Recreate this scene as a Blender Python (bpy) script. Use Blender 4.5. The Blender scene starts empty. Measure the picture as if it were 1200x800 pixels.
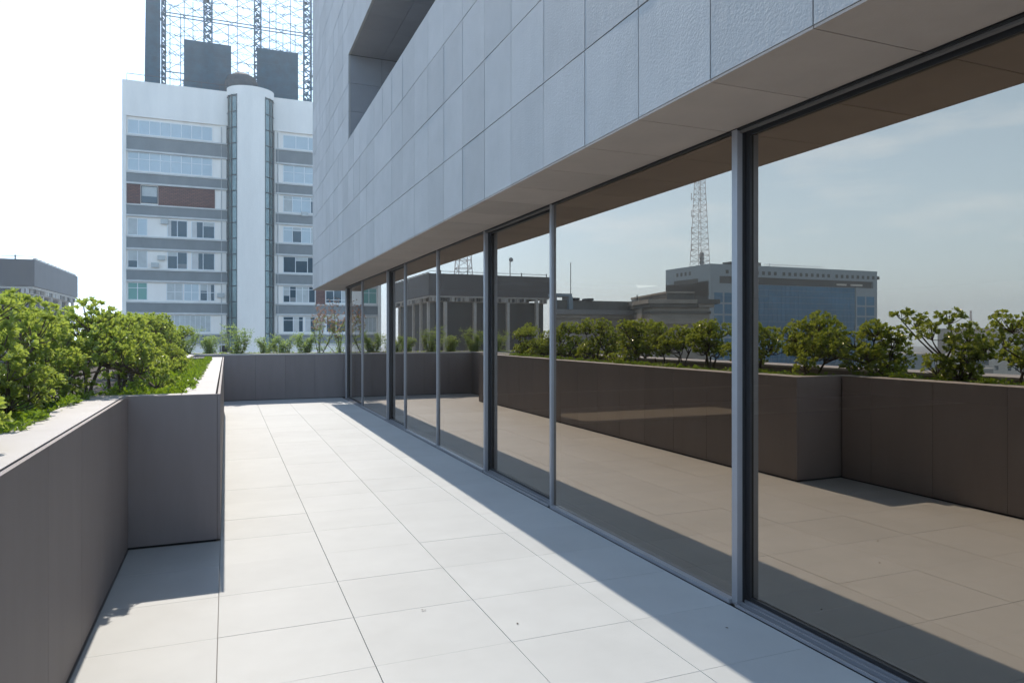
import bpy, math, random
from mathutils import Vector, Matrix

S = bpy.context.scene
COL = S.collection
PI = math.pi

# ------------------------------------------------------------------ camera
cd = bpy.data.cameras.new('camera')
cam = bpy.data.objects.new('camera', cd)
COL.objects.link(cam)
TH = math.atan(335 / 822)
cam.location = (0, 0, 1.65)
cam.rotation_euler = (PI / 2, 0, -TH)
cd.sensor_width = 36
cd.lens = 822 / 1200 * 36
cd.shift_y = -7 / 1200
cd.clip_start = 0.05
cd.clip_end = 6000
S.camera = cam

# ------------------------------------------------------------------ sun and sky
SUN_DIR = Vector((0.027, -1.06, -1.0)).normalized()      # the way the light travels
sd = bpy.data.lights.new('sun', 'SUN')
sun = bpy.data.objects.new('sun', sd)
COL.objects.link(sun)
sun.rotation_euler = SUN_DIR.to_track_quat('-Z', 'Y').to_euler()
sun.location = (-2, 60, 60)
sd.energy = 2.85
sd.angle = math.radians(0.53)
sd.color = (1.0, 0.91, 0.80)

W = bpy.data.worlds.new('World')
S.world = W
W.use_nodes = True
nt = W.node_tree
nt.nodes.clear()
n_out = nt.nodes.new('ShaderNodeOutputWorld')
n_bg = nt.nodes.new('ShaderNodeBackground')
n_sky = nt.nodes.new('ShaderNodeTexSky')
n_sky.sky_type = 'NISHITA'
n_sky.sun_disc = False
n_sky.sun_elevation = math.asin(-SUN_DIR.z)
n_sky.sun_rotation = math.atan2(-SUN_DIR.x, -SUN_DIR.y)
n_sky.altitude = 700
n_sky.air_density = 1.2
n_sky.dust_density = 0.4
n_sky.ozone_density = 2.2
# thin cirrus, part of the sky itself
n_tc = nt.nodes.new('ShaderNodeTexCoord')
n_map = nt.nodes.new('ShaderNodeMapping')
n_map.inputs['Scale'].default_value = (1.6, 1.6, 9.0)
n_map.inputs['Rotation'].default_value = (0.06, 0.0, 0.5)
n_noise = nt.nodes.new('ShaderNodeTexNoise')
n_noise.inputs['Scale'].default_value = 2.2
n_noise.inputs['Detail'].default_value = 7
n_noise.inputs['Roughness'].default_value = 0.6
n_ramp = nt.nodes.new('ShaderNodeValToRGB')
n_ramp.color_ramp.elements[0].position = 0.52
n_ramp.color_ramp.elements[0].color = (0, 0, 0, 1)
n_ramp.color_ramp.elements[1].position = 0.78
n_ramp.color_ramp.elements[1].color = (0.42, 0.42, 0.42, 1)
n_mix = nt.nodes.new('ShaderNodeMixRGB')
n_mix.inputs['Color2'].default_value = (14.0, 13.6, 13.0, 1)
L = nt.links.new
L(n_tc.outputs['Generated'], n_map.inputs['Vector'])
L(n_map.outputs['Vector'], n_noise.inputs['Vector'])
L(n_noise.outputs['Fac'], n_ramp.inputs['Fac'])
L(n_ramp.outputs['Color'], n_mix.inputs['Fac'])
L(n_sky.outputs['Color'], n_mix.inputs['Color1'])
# bright milky veil of a hazy day, thicker towards the horizon
n_sep = nt.nodes.new('ShaderNodeSeparateXYZ')
n_mr = nt.nodes.new('ShaderNodeMapRange')
n_mr.inputs['From Min'].default_value = 0.0
n_mr.inputs['From Max'].default_value = 0.75
n_mr.inputs['To Min'].default_value = 0.62
n_mr.inputs['To Max'].default_value = 0.0
n_veil = nt.nodes.new('ShaderNodeMixRGB')
n_veil.inputs['Color2'].default_value = (7.6, 11.4, 15.8, 1)
L(n_tc.outputs['Generated'], n_sep.inputs['Vector'])
L(n_sep.outputs['Z'], n_mr.inputs['Value'])
L(n_mr.outputs['Result'], n_veil.inputs['Fac'])
L(n_mix.outputs['Color'], n_veil.inputs['Color1'])
L(n_veil.outputs['Color'], n_bg.inputs['Color'])
n_bg.inputs['Strength'].default_value = 0.115
L(n_bg.outputs['Background'], n_out.inputs['Surface'])

S.view_settings.view_transform = 'Standard'
S.view_settings.look = 'None'
S.view_settings.gamma = 1
S.view_settings.exposure = 0.78
S.render.engine = 'CYCLES'
S.cycles.use_denoising = True
S.cycles.max_bounces = 10
S.cycles.diffuse_bounces = 4
S.cycles.glossy_bounces = 5
S.cycles.transparent_max_bounces = 12
S.cycles.volume_bounces = 1
S.cycles.sample_clamp_indirect = 8

random.seed(11)
R = random.uniform


# ------------------------------------------------------------------ materials
def new_mat(name):
    m = bpy.data.materials.new(name)
    m.use_nodes = True
    t = m.node_tree
    return m, t, t.nodes['Principled BSDF']


def plain(name, col, rough=0.6, metal=0.0, spec=0.5, var=0.0, scale=6.0, bump=0.0, bscale=60.0, streak=0.0):
    """Principled with a little noise in the colour, optional bump and vertical weathering streaks."""
    m, t, b = new_mat(name)
    b.inputs['Base Color'].default_value = (*col, 1)
    b.inputs['Roughness'].default_value = rough
    b.inputs['Metallic'].default_value = metal
    b.inputs['Specular IOR Level'].default_value = spec
    if var or bump or streak:
        g = t.nodes.new('ShaderNodeNewGeometry')
    if var or streak:
        mp = t.nodes.new('ShaderNodeMapping')
        if streak:
            mp.inputs['Scale'].default_value = (1, 1, streak)
        n = t.nodes.new('ShaderNodeTexNoise')
        n.inputs['Scale'].default_value = scale
        n.inputs['Detail'].default_value = 6
        n.inputs['Roughness'].default_value = 0.65
        mr = t.nodes.new('ShaderNodeMapRange')
        mr.inputs['From Min'].default_value = 0.28
        mr.inputs['From Max'].default_value = 0.72
        mr.inputs['To Min'].default_value = 1 - var
        mr.inputs['To Max'].default_value = 1 + var
        hs = t.nodes.new('ShaderNodeHueSaturation')
        hs.inputs['Color'].default_value = (*col, 1)
        t.links.new(g.outputs['Position'], mp.inputs['Vector'])
        t.links.new(mp.outputs['Vector'], n.inputs['Vector'])
        t.links.new(n.outputs['Fac'], mr.inputs['Value'])
        t.links.new(mr.outputs['Result'], hs.inputs['Value'])
        t.links.new(hs.outputs['Color'], b.inputs['Base Color'])
    if bump:
        n2 = t.nodes.new('ShaderNodeTexNoise')
        n2.inputs['Scale'].default_value = bscale
        n2.inputs['Detail'].default_value = 4
        bp = t.nodes.new('ShaderNodeBump')
        bp.inputs['Strength'].default_value = 1.0
        bp.inputs['Distance'].default_value = bump
        t.links.new(g.outputs['Position'], n2.inputs['Vector'])
        t.links.new(n2.outputs['Fac'], bp.inputs['Height'])
        t.links.new(bp.outputs['Normal'], b.inputs['Normal'])
    return m


def slabs(name, col, rough, tone, stain, bump, bscale, spec=0.4, stria=0.0, vst=1.0):
    """Stone or tile laid in separate pieces: every loose piece of the mesh gets its own tone."""
    m, t, b = new_mat(name)
    b.inputs['Roughness'].default_value = rough
    b.inputs['Specular IOR Level'].default_value = spec
    g = t.nodes.new('ShaderNodeNewGeometry')
    mr = t.nodes.new('ShaderNodeMapRange')
    mr.inputs['To Min'].default_value = 1 - tone
    mr.inputs['To Max'].default_value = 1 + tone
    t.links.new(g.outputs['Random Per Island'], mr.inputs['Value'])
    n = t.nodes.new('ShaderNodeTexNoise')
    n.inputs['Scale'].default_value = 1.7
    n.inputs['Detail'].default_value = 9
    n.inputs['Roughness'].default_value = 0.68
    mpv = t.nodes.new('ShaderNodeMapping')
    mpv.inputs['Scale'].default_value = (1 / vst ** .5, 1 / vst ** .5, vst)
    t.links.new(g.outputs['Position'], mpv.inputs['Vector'])
    t.links.new(mpv.outputs['Vector'], n.inputs['Vector'])
    mr2 = t.nodes.new('ShaderNodeMapRange')
    mr2.inputs['From Min'].default_value = 0.3
    mr2.inputs['From Max'].default_value = 0.7
    mr2.inputs['To Min'].default_value = 1 - stain
    mr2.inputs['To Max'].default_value = 1 + stain
    t.links.new(n.outputs['Fac'], mr2.inputs['Value'])
    mul = t.nodes.new('ShaderNodeMath')
    mul.operation = 'MULTIPLY'
    t.links.new(mr.outputs['Result'], mul.inputs[0])
    t.links.new(mr2.outputs['Result'], mul.inputs[1])
    hs = t.nodes.new('ShaderNodeHueSaturation')
    hs.inputs['Color'].default_value = (*col, 1)
    t.links.new(mul.outputs['Value'], hs.inputs['Value'])
    t.links.new(hs.outputs['Color'], b.inputs['Base Color'])
    n2 = t.nodes.new('ShaderNodeTexNoise')
    n2.inputs['Scale'].default_value = bscale
    n2.inputs['Detail'].default_value = 3
    bp = t.nodes.new('ShaderNodeBump')
    bp.inputs['Strength'].default_value = 1.0
    bp.inputs['Distance'].default_value = bump
    t.links.new(g.outputs['Position'], n2.inputs['Vector'])
    h = n2.outputs['Fac']
    if stria:
        mp = t.nodes.new('ShaderNodeMapping')
        mp.inputs['Scale'].default_value = (1, 9, 0.5)
        off = t.nodes.new('ShaderNodeCombineXYZ')
        k = t.nodes.new('ShaderNodeMath')
        k.operation = 'MULTIPLY'
        k.inputs[1].default_value = 37
        t.links.new(g.outputs['Random Per Island'], k.inputs[0])
        t.links.new(k.outputs['Value'], off.inputs['Y'])
        t.links.new(off.outputs['Vector'], mp.inputs['Location'])
        n3 = t.nodes.new('ShaderNodeTexNoise')
        n3.inputs['Scale'].default_value = 1.6
        n3.inputs['Detail'].default_value = 3
        t.links.new(g.outputs['Position'], mp.inputs['Vector'])
        t.links.new(mp.outputs['Vector'], n3.inputs['Vector'])
        ad = t.nodes.new('ShaderNodeMath')
        ad.operation = 'MULTIPLY_ADD'
        ad.inputs[1].default_value = stria
        t.links.new(n3.outputs['Fac'], ad.inputs[0])
        t.links.new(h, ad.inputs[2])
        h = ad.outputs['Value']
    t.links.new(h, bp.inputs['Height'])
    t.links.new(bp.outputs['Normal'], b.inputs['Normal'])
    return m


def leafy(name, dark, light, trans, rough=0.38):
    m, t, b = new_mat(name)
    g = t.nodes.new('ShaderNodeNewGeometry')
    rp = t.nodes.new('ShaderNodeValToRGB')
    rp.color_ramp.elements[0].color = (*dark, 1)
    rp.color_ramp.elements[1].color = (*light, 1)
    t.links.new(g.outputs['Random Per Island'], rp.inputs['Fac'])
    t.links.new(rp.outputs['Color'], b.inputs['Base Color'])
    b.inputs['Roughness'].default_value = rough
    b.inputs['Specular IOR Level'].default_value = 0.8
    tr = t.nodes.new('ShaderNodeBsdfTranslucent')
    tr.inputs['Color'].default_value = (*trans, 1)
    mx = t.nodes.new('ShaderNodeMixShader')
    mx.inputs['Fac'].default_value = 0.42
    t.links.new(b.outputs['BSDF'], mx.inputs[1])
    t.links.new(tr.outputs['BSDF'], mx.inputs[2])
    t.links.new(mx.outputs['Shader'], t.nodes['Material Output'].inputs['Surface'])
    return m


def coated_glass(name, tint, through, base=0.1):
    """Sun-control glass: a warm metallic coating that mirrors more the flatter one looks at it; a little passes through."""
    m, t, b = new_mat(name)
    t.nodes.remove(b)
    gl = t.nodes.new('ShaderNodeBsdfGlossy')
    gl.inputs['Roughness'].default_value = 0.0
    lw = t.nodes.new('ShaderNodeFresnel')
    lw.inputs['IOR'].default_value = 1.5
    mc = t.nodes.new('ShaderNodeMixRGB')
    mc.inputs['Color1'].default_value = (*tint, 1)
    mc.inputs['Color2'].default_value = (0.80, 0.82, 0.85, 1)
    t.links.new(lw.outputs['Fac'], mc.inputs['Fac'])
    t.links.new(mc.outputs['Color'], gl.inputs['Color'])
    tp = t.nodes.new('ShaderNodeBsdfTransparent')
    tp.inputs['Color'].default_value = (*through, 1)
    ad = t.nodes.new('ShaderNodeAddShader')
    t.links.new(gl.outputs['BSDF'], ad.inputs[0])
    t.links.new(tp.outputs['BSDF'], ad.inputs[1])
    t.links.new(ad.outputs['Shader'], t.nodes['Material Output'].inputs['Surface'])
    return m


M_tile = slabs('floor_tile', (0.47, 0.486, 0.478), 0.55, 0.03, 0.06, 0.0006, 300, spec=0.3)
M_grout = plain('grout', (0.24, 0.225, 0.215), 0.9)
M_stone = slabs('facade_stone', (0.405, 0.40, 0.392), 0.72, 0.075, 0.07, 0.0035, 75, spec=0.35, stria=0.9)
M_soffit = slabs('bounce_tinted_soffit', (0.42, 0.35, 0.30), 0.7, 0.06, 0.08, 0.0012, 140, spec=0.3)  # same stone as the facade, warm floor bounce tinted into its colour
M_clad = slabs('planter_cladding', (0.238, 0.206, 0.203), 0.6, 0.06, 0.085, 0.0006, 160, spec=0.35, vst=0.3)
M_coping = slabs('coping_stone', (0.47, 0.45, 0.44), 0.6, 0.03, 0.08, 0.0006, 200, spec=0.3)
M_gap = plain('shadow_gap', (0.015, 0.015, 0.016), 0.9)
M_alu = plain('anodised_aluminium', (0.33, 0.33, 0.35), 0.4, 0.25, var=0.05, scale=3)
M_bronze = plain('dark_frame', (0.035, 0.034, 0.036), 0.4, 0.3)
M_track = plain('bronze_track', (0.16, 0.145, 0.135), 0.5, 0.2)
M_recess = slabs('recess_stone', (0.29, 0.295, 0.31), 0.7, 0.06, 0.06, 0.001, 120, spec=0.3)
M_glass = coated_glass('coated_glass', (0.395, 0.325, 0.255), (0.12, 0.095, 0.07))
M_soil = plain('soil', (0.05, 0.036, 0.024), 0.95, var=0.3, scale=20, bump=0.01, bscale=30)
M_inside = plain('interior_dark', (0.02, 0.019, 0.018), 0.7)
M_slate = plain('concrete_body', (0.25, 0.25, 0.25), 0.8, var=0.1)

M_leaf = leafy('shrub_leaf', (0.06, 0.11, 0.025), (0.28, 0.34, 0.11), (0.54, 0.66, 0.09), 0.20)
M_cover = leafy('ground_cover_leaf', (0.05, 0.11, 0.012), (0.14, 0.23, 0.02), (0.28, 0.42, 0.02), 0.45)
M_wild = leafy('wild_leaf', (0.09, 0.16, 0.03), (0.26, 0.34, 0.10), (0.48, 0.62, 0.14), 0.5)
M_pinkleaf = leafy('pinkish_leaf', (0.30, 0.28, 0.13), (0.66, 0.42, 0.38), (0.35, 0.18, 0.12), 0.5)
M_bark = plain('bark', (0.10, 0.075, 0.055), 0.9, var=0.25, scale=30, bump=0.003, bscale=90)

M_stucco = plain('white_stucco', (0.86, 0.80, 0.72), 0.85, var=0.07, scale=0.6, streak=0.25, bump=0.01, bscale=6)
M_span = plain('grey_spandrel', (0.20, 0.215, 0.215), 0.8, var=0.12, scale=0.9, streak=0.5)
M_sill = plain('pale_ledge', (0.55, 0.54, 0.51), 0.85, var=0.12, scale=1.2)
M_whiteframe = plain('white_window_frame', (0.72, 0.73, 0.72), 0.5)
M_winglass = plain('window_glass', (0.02, 0.06, 0.085), 0.08, 0.0, 0.5)
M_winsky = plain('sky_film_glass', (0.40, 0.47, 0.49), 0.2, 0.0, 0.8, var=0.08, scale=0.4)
M_blind = plain('pale_blind', (0.46, 0.48, 0.46), 0.8, var=0.15, scale=1.5)
M_green = plain('green_blind', (0.16, 0.34, 0.29), 0.7)
M_corglass = plain('stair_glass', (0.12, 0.19, 0.19), 0.15, 0.2, 0.8, var=0.25, scale=0.8)
M_darkmet = plain('dark_metal', (0.05, 0.06, 0.065), 0.6, 0.3)
M_scaf = plain('scaffold_steel', (0.012, 0.075, 0.115), 0.6, 0.3)
M_net = plain('scaffold_net', (0.008, 0.060, 0.095), 0.9, var=0.3, scale=1.4)
M_dkpanel = plain('charcoal_panel', (0.06, 0.06, 0.066), 0.7, var=0.12, scale=0.4, streak=0.2)
M_dkrec = plain('charcoal_recess', (0.035, 0.037, 0.037), 0.8, var=0.2, scale=0.5, streak=0.1)
M_conc = plain('weathered_concrete', (0.34, 0.315, 0.28), 0.9, var=0.2, scale=0.5, streak=0.5)
M_concdk = plain('dark_concrete', (0.16, 0.155, 0.145), 0.9, var=0.2, scale=0.5, streak=0.5)
M_pale = plain('pale_concrete_column', (0.40, 0.40, 0.385), 0.85, var=0.15, scale=1.0)
M_bluecl = plain('pale_blue_cladding', (0.24, 0.31, 0.36), 0.55, var=0.05, scale=0.2)
M_blueglass = plain('blue_curtain_glass', (0.008, 0.14, 0.28), 0.12, 0.0, 0.3, var=0.25, scale=0.12)
M_rust = plain('rusty_tank', (0.03, 0.045, 0.055), 0.8, var=0.35, scale=1.2)
M_city = plain('city_ground', (0.20, 0.195, 0.185), 0.9, var=0.25, scale=0.03)
M_white = plain('white_render', (0.60, 0.58, 0.53), 0.85, var=0.08, scale=0.3, streak=0.3)
M_mast = plain('mast_paint', (0.72, 0.64, 0.61), 0.6)


def brick_mat():
    m, t, b = new_mat('red_brick_screen')
    tc = t.nodes.new('ShaderNodeNewGeometry')
    mp = t.nodes.new('ShaderNodeMapping')
    mp.inputs['Rotation'].default_value = (PI / 2, 0, 0)
    br = t.nodes.new('ShaderNodeTexBrick')
    br.inputs['Color1'].default_value = (0.20, 0.085, 0.065, 1)
    br.inputs['Color2'].default_value = (0.13, 0.055, 0.045, 1)
    br.inputs['Mortar'].default_value = (0.05, 0.03, 0.03, 1)
    br.inputs['Scale'].default_value = 1.0
    br.inputs['Brick Width'].default_value = 0.32
    br.inputs['Row Height'].default_value = 0.13
    br.inputs['Mortar Size'].default_value = 0.02
    t.links.new(tc.outputs['Position'], mp.inputs['Vector'])
    t.links.new(mp.outputs['Vector'], br.inputs['Vector'])
    t.links.new(br.outputs['Color'], b.inputs['Base Color'])
    b.inputs['Roughness'].default_value = 0.9
    return m


M_brick = brick_mat()


# ------------------------------------------------------------------ mesh helpers
class MB:
    """Collects shapes; build() links them as ONE mesh object."""

    def __init__(s):
        s.v, s.f, s.mi, s.mats = [], [], [], []

    def _m(s, mat):
        if mat not in s.mats:
            s.mats.append(mat)
        return s.mats.index(mat)

    def poly(s, pts, mat):
        k = len(s.v)
        s.v += [tuple(p) for p in pts]
        s.f.append(tuple(range(k, k + len(pts))))
        s.mi.append(s._m(mat))

    def hexa(s, p, mat):
        k = len(s.v)
        s.v += [tuple(q) for q in p]
        for q in ((0, 3, 2, 1), (4, 5, 6, 7), (0, 1, 5, 4), (1, 2, 6, 5), (2, 3, 7, 6), (3, 0, 4, 7)):
            s.f.append(tuple(k + i for i in q))
            s.mi.append(s._m(mat))

    def box(s, x0, x1, y0, y1, z0, z1, mat):
        s.hexa([(x0, y0, z0), (x1, y0, z0), (x1, y1, z0), (x0, y1, z0),
                (x0, y0, z1), (x1, y0, z1), (x1, y1, z1), (x0, y1, z1)], mat)

    def obox(s, o, ax, ay, x0, x1, y0, y1, z0, z1, mat):
        """box in a plan frame with origin o and unit axes ax, ay"""
        def P(x, y, z):
            return (o[0] + ax[0] * x + ay[0] * y, o[1] + ax[1] * x + ay[1] * y, z)
        pts = [P(x0, y0, z0), P(x1, y0, z0), P(x1, y1, z0), P(x0, y1, z0),
               P(x0, y0, z1), P(x1, y0, z1), P(x1, y1, z1), P(x0, y1, z1)]
        if ax[0] * ay[1] - ax[1] * ay[0] < 0:
            pts = [pts[i] for i in (3, 2, 1, 0, 7, 6, 5, 4)]
        s.hexa(pts, mat)

    def tube(s, pts, rads, mat, n=6, cap=True):
        k0 = len(s.v)
        pts = [Vector(p) for p in pts]
        if not isinstance(rads, (list, tuple)):
            rads = [rads] * len(pts)
        for i, p in enumerate(pts):
            d = (pts[min(i + 1, len(pts) - 1)] - pts[max(i - 1, 0)])
            d = d.normalized() if d.length > 1e-9 else Vector((0, 0, 1))
            u = d.orthogonal().normalized() if abs(d.z) > 0.95 else Vector((-d.y, d.x, 0)).normalized()
            w = d.cross(u)
            for j in range(n):
                a = 2 * PI * j / n
                s.v.append(tuple(p + (u * math.cos(a) + w * math.sin(a)) * rads[i]))
        m = s._m(mat)
        for i in range(len(pts) - 1):
            for j in range(n):
                a = k0 + i * n + j
                b = k0 + i * n + (j + 1) % n
                s.f.append((a, b, b + n, a + n))
                s.mi.append(m)
        if cap:
            s.f.append(tuple(k0 + j for j in reversed(range(n))))
            s.mi.append(m)
            s.f.append(tuple(k0 + (len(pts) - 1) * n + j for j in range(n)))
            s.mi.append(m)

    def leaf(s, base, d, up, l, w, mat):
        """one folded obovate leaf"""
        d = d.normalized()
        sx = d.cross(up)
        sx = sx.normalized() if sx.length > 1e-6 else d.orthogonal().normalized()
        nn = sx.cross(d)
        k = len(s.v)
        h = w * 0.35
        s.v += [tuple(base), tuple(base + d * (l * .4) - sx * (w * .62) + nn * h * .6), tuple(base + d * (l * .78) - sx * w + nn * h),
                tuple(base + d * l - nn * (l * .08)),
                tuple(base + d * (l * .78) + sx * w + nn * h), tuple(base + d * (l * .4) + sx * (w * .62) + nn * h * .6)]
        m = s._m(mat)
        s.f += [(k, k + 3, k + 2, k + 1), (k, k + 5, k + 4, k + 3)]
        s.mi += [m, m]

    def build(s, name, parent=None, loc=None, bevel=0):
        me = bpy.data.meshes.new(name)
        off = Vector(loc) if loc is not None else (parent.location if parent is not None and parent.type == 'EMPTY' else Vector((0, 0, 0)))
        if parent is not None and parent.type != 'EMPTY':
            off = Vector(parent.get('_o', (0, 0, 0)))
        me.from_pydata([(a - off[0], b - off[1], c - off[2]) for a, b, c in s.v], [], s.f)
        for m in s.mats:
            me.materials.append(m)
        me.polygons.foreach_set('material_index', s.mi)
        me.update()
        o = bpy.data.objects.new(name, me)
        COL.objects.link(o)
        if parent is not None:
            o.parent = parent
            OFF[o.name] = off
        else:
            o.location = off
        if bevel:
            bv = o.modifiers.new('edge', 'BEVEL')
            bv.width = bevel
            bv.segments = 2
            bv.limit_method = 'ANGLE'
        return o


OFF = {}


def sub(mb, name, part, **k):
    """a sub-part: a mesh whose coordinates are the world's, under a part that sits at its thing's origin"""
    off = OFF[part.name]
    me_o = mb.build(name, None, loc=off, **k)
    me_o.location = (0, 0, 0)
    me_o.parent = part
    OFF[me_o.name] = off
    return me_o


def thing(name, label, cat, loc=(0, 0, 0), group=None):
    o = bpy.data.objects.new(name, None)
    o.empty_display_size = 0.3
    COL.objects.link(o)
    o.location = loc
    tag(o, label, cat, group)
    return o


def tag(o, label, cat, group=None):
    o['label'] = label
    o['category'] = cat
    if group:
        o['group'] = group
    return o


def struct(o, kind='structure'):
    o['kind'] = kind
    return o


XG = 2.91          # plane of the fixed glass


def mx(x):
    return 2 * XG - x


# ------------------------------------------------------------------ ground, terrace floor
b = MB()
b.poly([(-1400, -1400, -22), (1400, -1400, -22), (1400, 1400, -22), (-1400, 1400, -22)], M_city)
struct(b.build('city_ground'))

X_L1, TP, RP = -0.043, 0.7355, 0.6525
Y0 = 2.85 - RP * 18
b = MB()
b.box(-3.2, 2.86, -9.0, 21.6, -0.60, -0.012, M_grout)
struct(b.build('terrace_slab'))
b = MB()
xs = [-0.695] + [X_L1 + TP * i for i in range(4)] + [2.86]
rows = 46
for i in range(len(xs) - 1):
    ga = 0.0018 if i == 1 else 0.0016
    for r in range(rows):
        y0 = Y0 + r * RP
        y1 = min(y0 + RP, 19.03)
        if y0 > 18.9:
            continue
        if i == 0 and y0 > 6.0 and y1 < 16.5:
            continue
        if i == 0 and y0 < 6.15 < y1:
            y1 = 6.125
        dz = R(-0.0006, 0.0006)
        b.box(xs[i] + ga, xs[i + 1] - ga, y0 + 0.001, y1 - 0.001, -0.011, dz, M_tile)
struct(b.build('terrace_floor', bevel=0.0012))

# ------------------------------------------------------------------ planters
CT = 1.18          # top of the copings
pl = thing('planter', 'long dark clad planter with a pale coping and a jutting middle section', 'planter', (-0.7, 6, 0))


def wall_x(mb, x, y0, y1, face=1, step=0.7355, start=None):
    """cladding panels on a wall facing +X"""
    y = y0
    while y < y1 - 0.01:
        ye = min(y + step, y1)
        mb.box(x - 0.022, x, y + 0.0018, ye - 0.0018, 0.012, CT - 0.0, M_clad)
        y = ye


b = MB()
wall_x(b, -0.70, -9.0, 6.13 - 0.024)                       # near, set back
wall_x(b, X_L1, 6.13, 16.55)                               # the jutting section
wall_x(b, -0.70, 16.55 + 0.024, 19.0)
b.box(-0.722, X_L1 - 0.024, 6.13, 6.152, 0.012, CT, M_clad)   # its end facing the camera
b.box(-0.722, X_L1 - 0.024, 16.528, 16.55, 0.012, CT, M_clad)
b.build('cladding', pl, bevel=0.0015)
b = MB()                                                   # core of the wall, seen only in the gaps
b.box(-0.98, -0.735, -9, 6.16, -0.01, CT - 0.035, M_gap)
b.box(-0.31, X_L1 - 0.034, 6.165, 16.515, -0.01, CT - 0.035, M_gap)
b.box(-0.98, -0.31, 6.165, 6.40, -0.01, CT - 0.035, M_gap)
b.box(-0.98, -0.31, 16.3, 16.515, -0.01, CT - 0.035, M_gap)
b.box(-0.98, -0.735, 16.515, 19.0, -0.01, CT - 0.035, M_gap)
b.build('core', pl)
b = MB()


def coping(mb, x0, x1, y0, y1, step, along='y'):
    p, q = (y0, y1) if along == 'y' else (x0, x1)
    while p < q - 0.01:
        e = min(p + step, q)
        if along == 'y':
            mb.box(x0, x1, p + 0.001, e - 0.001, CT - 0.034, CT, M_coping)
        else:
            mb.box(p + 0.001, e - 0.001, y0, y1, CT - 0.034, CT, M_coping)
        p = e


coping(b, -1.0, -0.736, -9, 6.164, 1.31)
coping(b, -0.33, X_L1 - 0.036, 6.166, 16.514, 1.31)
coping(b, -1.0, -0.332, 6.168, 6.30, 1.31, 'x')
coping(b, -1.0, -0.332, 16.3, 16.512, 1.31, 'x')
coping(b, -1.0, -0.736, 16.516, 19.0, 1.31)
b.build('coping', pl, bevel=0.002)
b = MB()
coping(b, -2.85, -2.25, -9, 20.6, 1.6)                      # outer edge of the roof
b.build('outer_coping', pl, bevel=0.002)
b = MB()
b.box(-2.84, -2.26, -9, 20.6, -3.0, CT - 0.036, M_clad)
b.build('outer_wall', pl)
b = MB()
b.box(-2.26, -0.985, -9, 20.55, 0.3, 1.06, M_soil)
b.box(-0.985, -0.315, 6.41, 16.29, 0.3, 1.06, M_soil)
b.build('soil', pl)

bp_ = thing('planter', 'low dark planter wall closing the far end of the terrace', 'planter', (1.3, 19.05, 0))
b = MB()
x = -2.2
for x in [-2.25 + .7355 * i for i in range(11)]:
    b.box(x + 0.0018, min(x + .7355, 6.0) - 0.0018, 19.05, 19.072, 0.012, CT - 0.036, M_clad)
b.build('cladding', bp_, bevel=0.0015)
b = MB()
b.box(-2.2, 6.0, 19.085, 19.25, -0.01, CT - 0.04, M_gap)
b.build('core', bp_)
b = MB()
for x in [-2.2 + 1.64 * i for i in range(5)]:
    b.box(x + 0.001, x + 1.638, 19.045, 19.30, CT - 0.034, CT, M_coping)
b.build('coping', bp_, bevel=0.002)
b = MB()
for x in [-2.2 + 1.64 * i for i in range(5)]:
    b.box(x + 0.001, x + 1.638, 20.45, 20.72, CT - 0.034, CT, M_coping)
b.build('outer_coping', bp_, bevel=0.002)
b = MB()
b.box(-2.2, 6.0, 19.26, 20.46, 0.3, 1.07, M_soil)
b.build('soil', bp_)
b = MB()
b.box(-2.2, 6.0, 20.47, 20.70, -3.0, CT - 0.036, M_clad)
b.build('outer_wall', bp_)

# ------------------------------------------------------------------ the office building
ob = thing('office_building', 'grey stone clad office block overhanging a long wall of mirrored glass', 'building', (2.235, 8, 0))
XF, ZS, PR, PC = 2.235, 2.91, 0.6555, 0.6605
OP0, OP1, OY = 5.515, 7.185, 14.03
b = MB()
jy = [2.204 + PC * (k - 18) for k in range(46)]
jy = [y for y in jy if y < 20.1] + [20.22]
nrow = 18
zr = [ZS + PR * i for i in range(nrow + 1)]
zr[4], zr[5], zr[6] = OP0, (OP0 + OP1) / 2 - 0.0, OP1 - 0.0
zr[5] = OP0 + 0.66
zr = [ZS, ZS + PR, ZS + 2 * PR, ZS + 3 * PR, OP0, OP0 + .56, OP0 + 1.115, OP1] + [OP1 + PR * i for i in range(1, 14)]
for zi in range(len(zr) - 1):
    za, zb = zr[zi], zr[zi + 1]
    inop = za >= OP0 - 0.01 and zb <= OP1 + 0.01
    for yi in range(len(jy) - 1):
        ya, yb = jy[yi], jy[yi + 1]
        if inop and ya < OY:
            if yb > OY:
                ya = OY
            else:
                continue
        t1, t2 = R(-0.0016, 0.0016), R(-0.0016, 0.0016)
        g = 0.0042
        gb_ = 0.016 if zi == 0 else g
        b.hexa([(XF + t1, ya + g, za + gb_), (XF + 0.04, ya + g, za + gb_), (XF + 0.04, yb - g, za + gb_), (XF + t2, yb - g, za + gb_),
                (XF + t1 * .5 + t2 * .3, ya + g, zb - g), (XF + 0.04, ya + g, zb - g), (XF + 0.04, yb - g, zb - g), (XF + t2 * .6 - t1 * .3, yb - g, zb - g)], M_stone)
b.build('stone_cladding', ob)
b = MB()                                                    # return of the cladding round the far end
for zi in range(len(zr) - 1):
    for k in range(3):
        b.box(2.28 + 1.3 * k, 2.28 + 1.3 * k + 1.294, 20.18, 20.22, zr[zi] + .003, zr[zi + 1] - .003, M_stone)
b.build('end_cladding', ob)
b = MB()                                                    # soffit over the terrace
for yi in range(len(jy) - 1):
    b.box(XF + 0.003, 2.880, jy[yi] + 0.003, jy[yi + 1] - 0.003, ZS + 0.001, ZS + 0.013, M_soffit)
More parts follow.
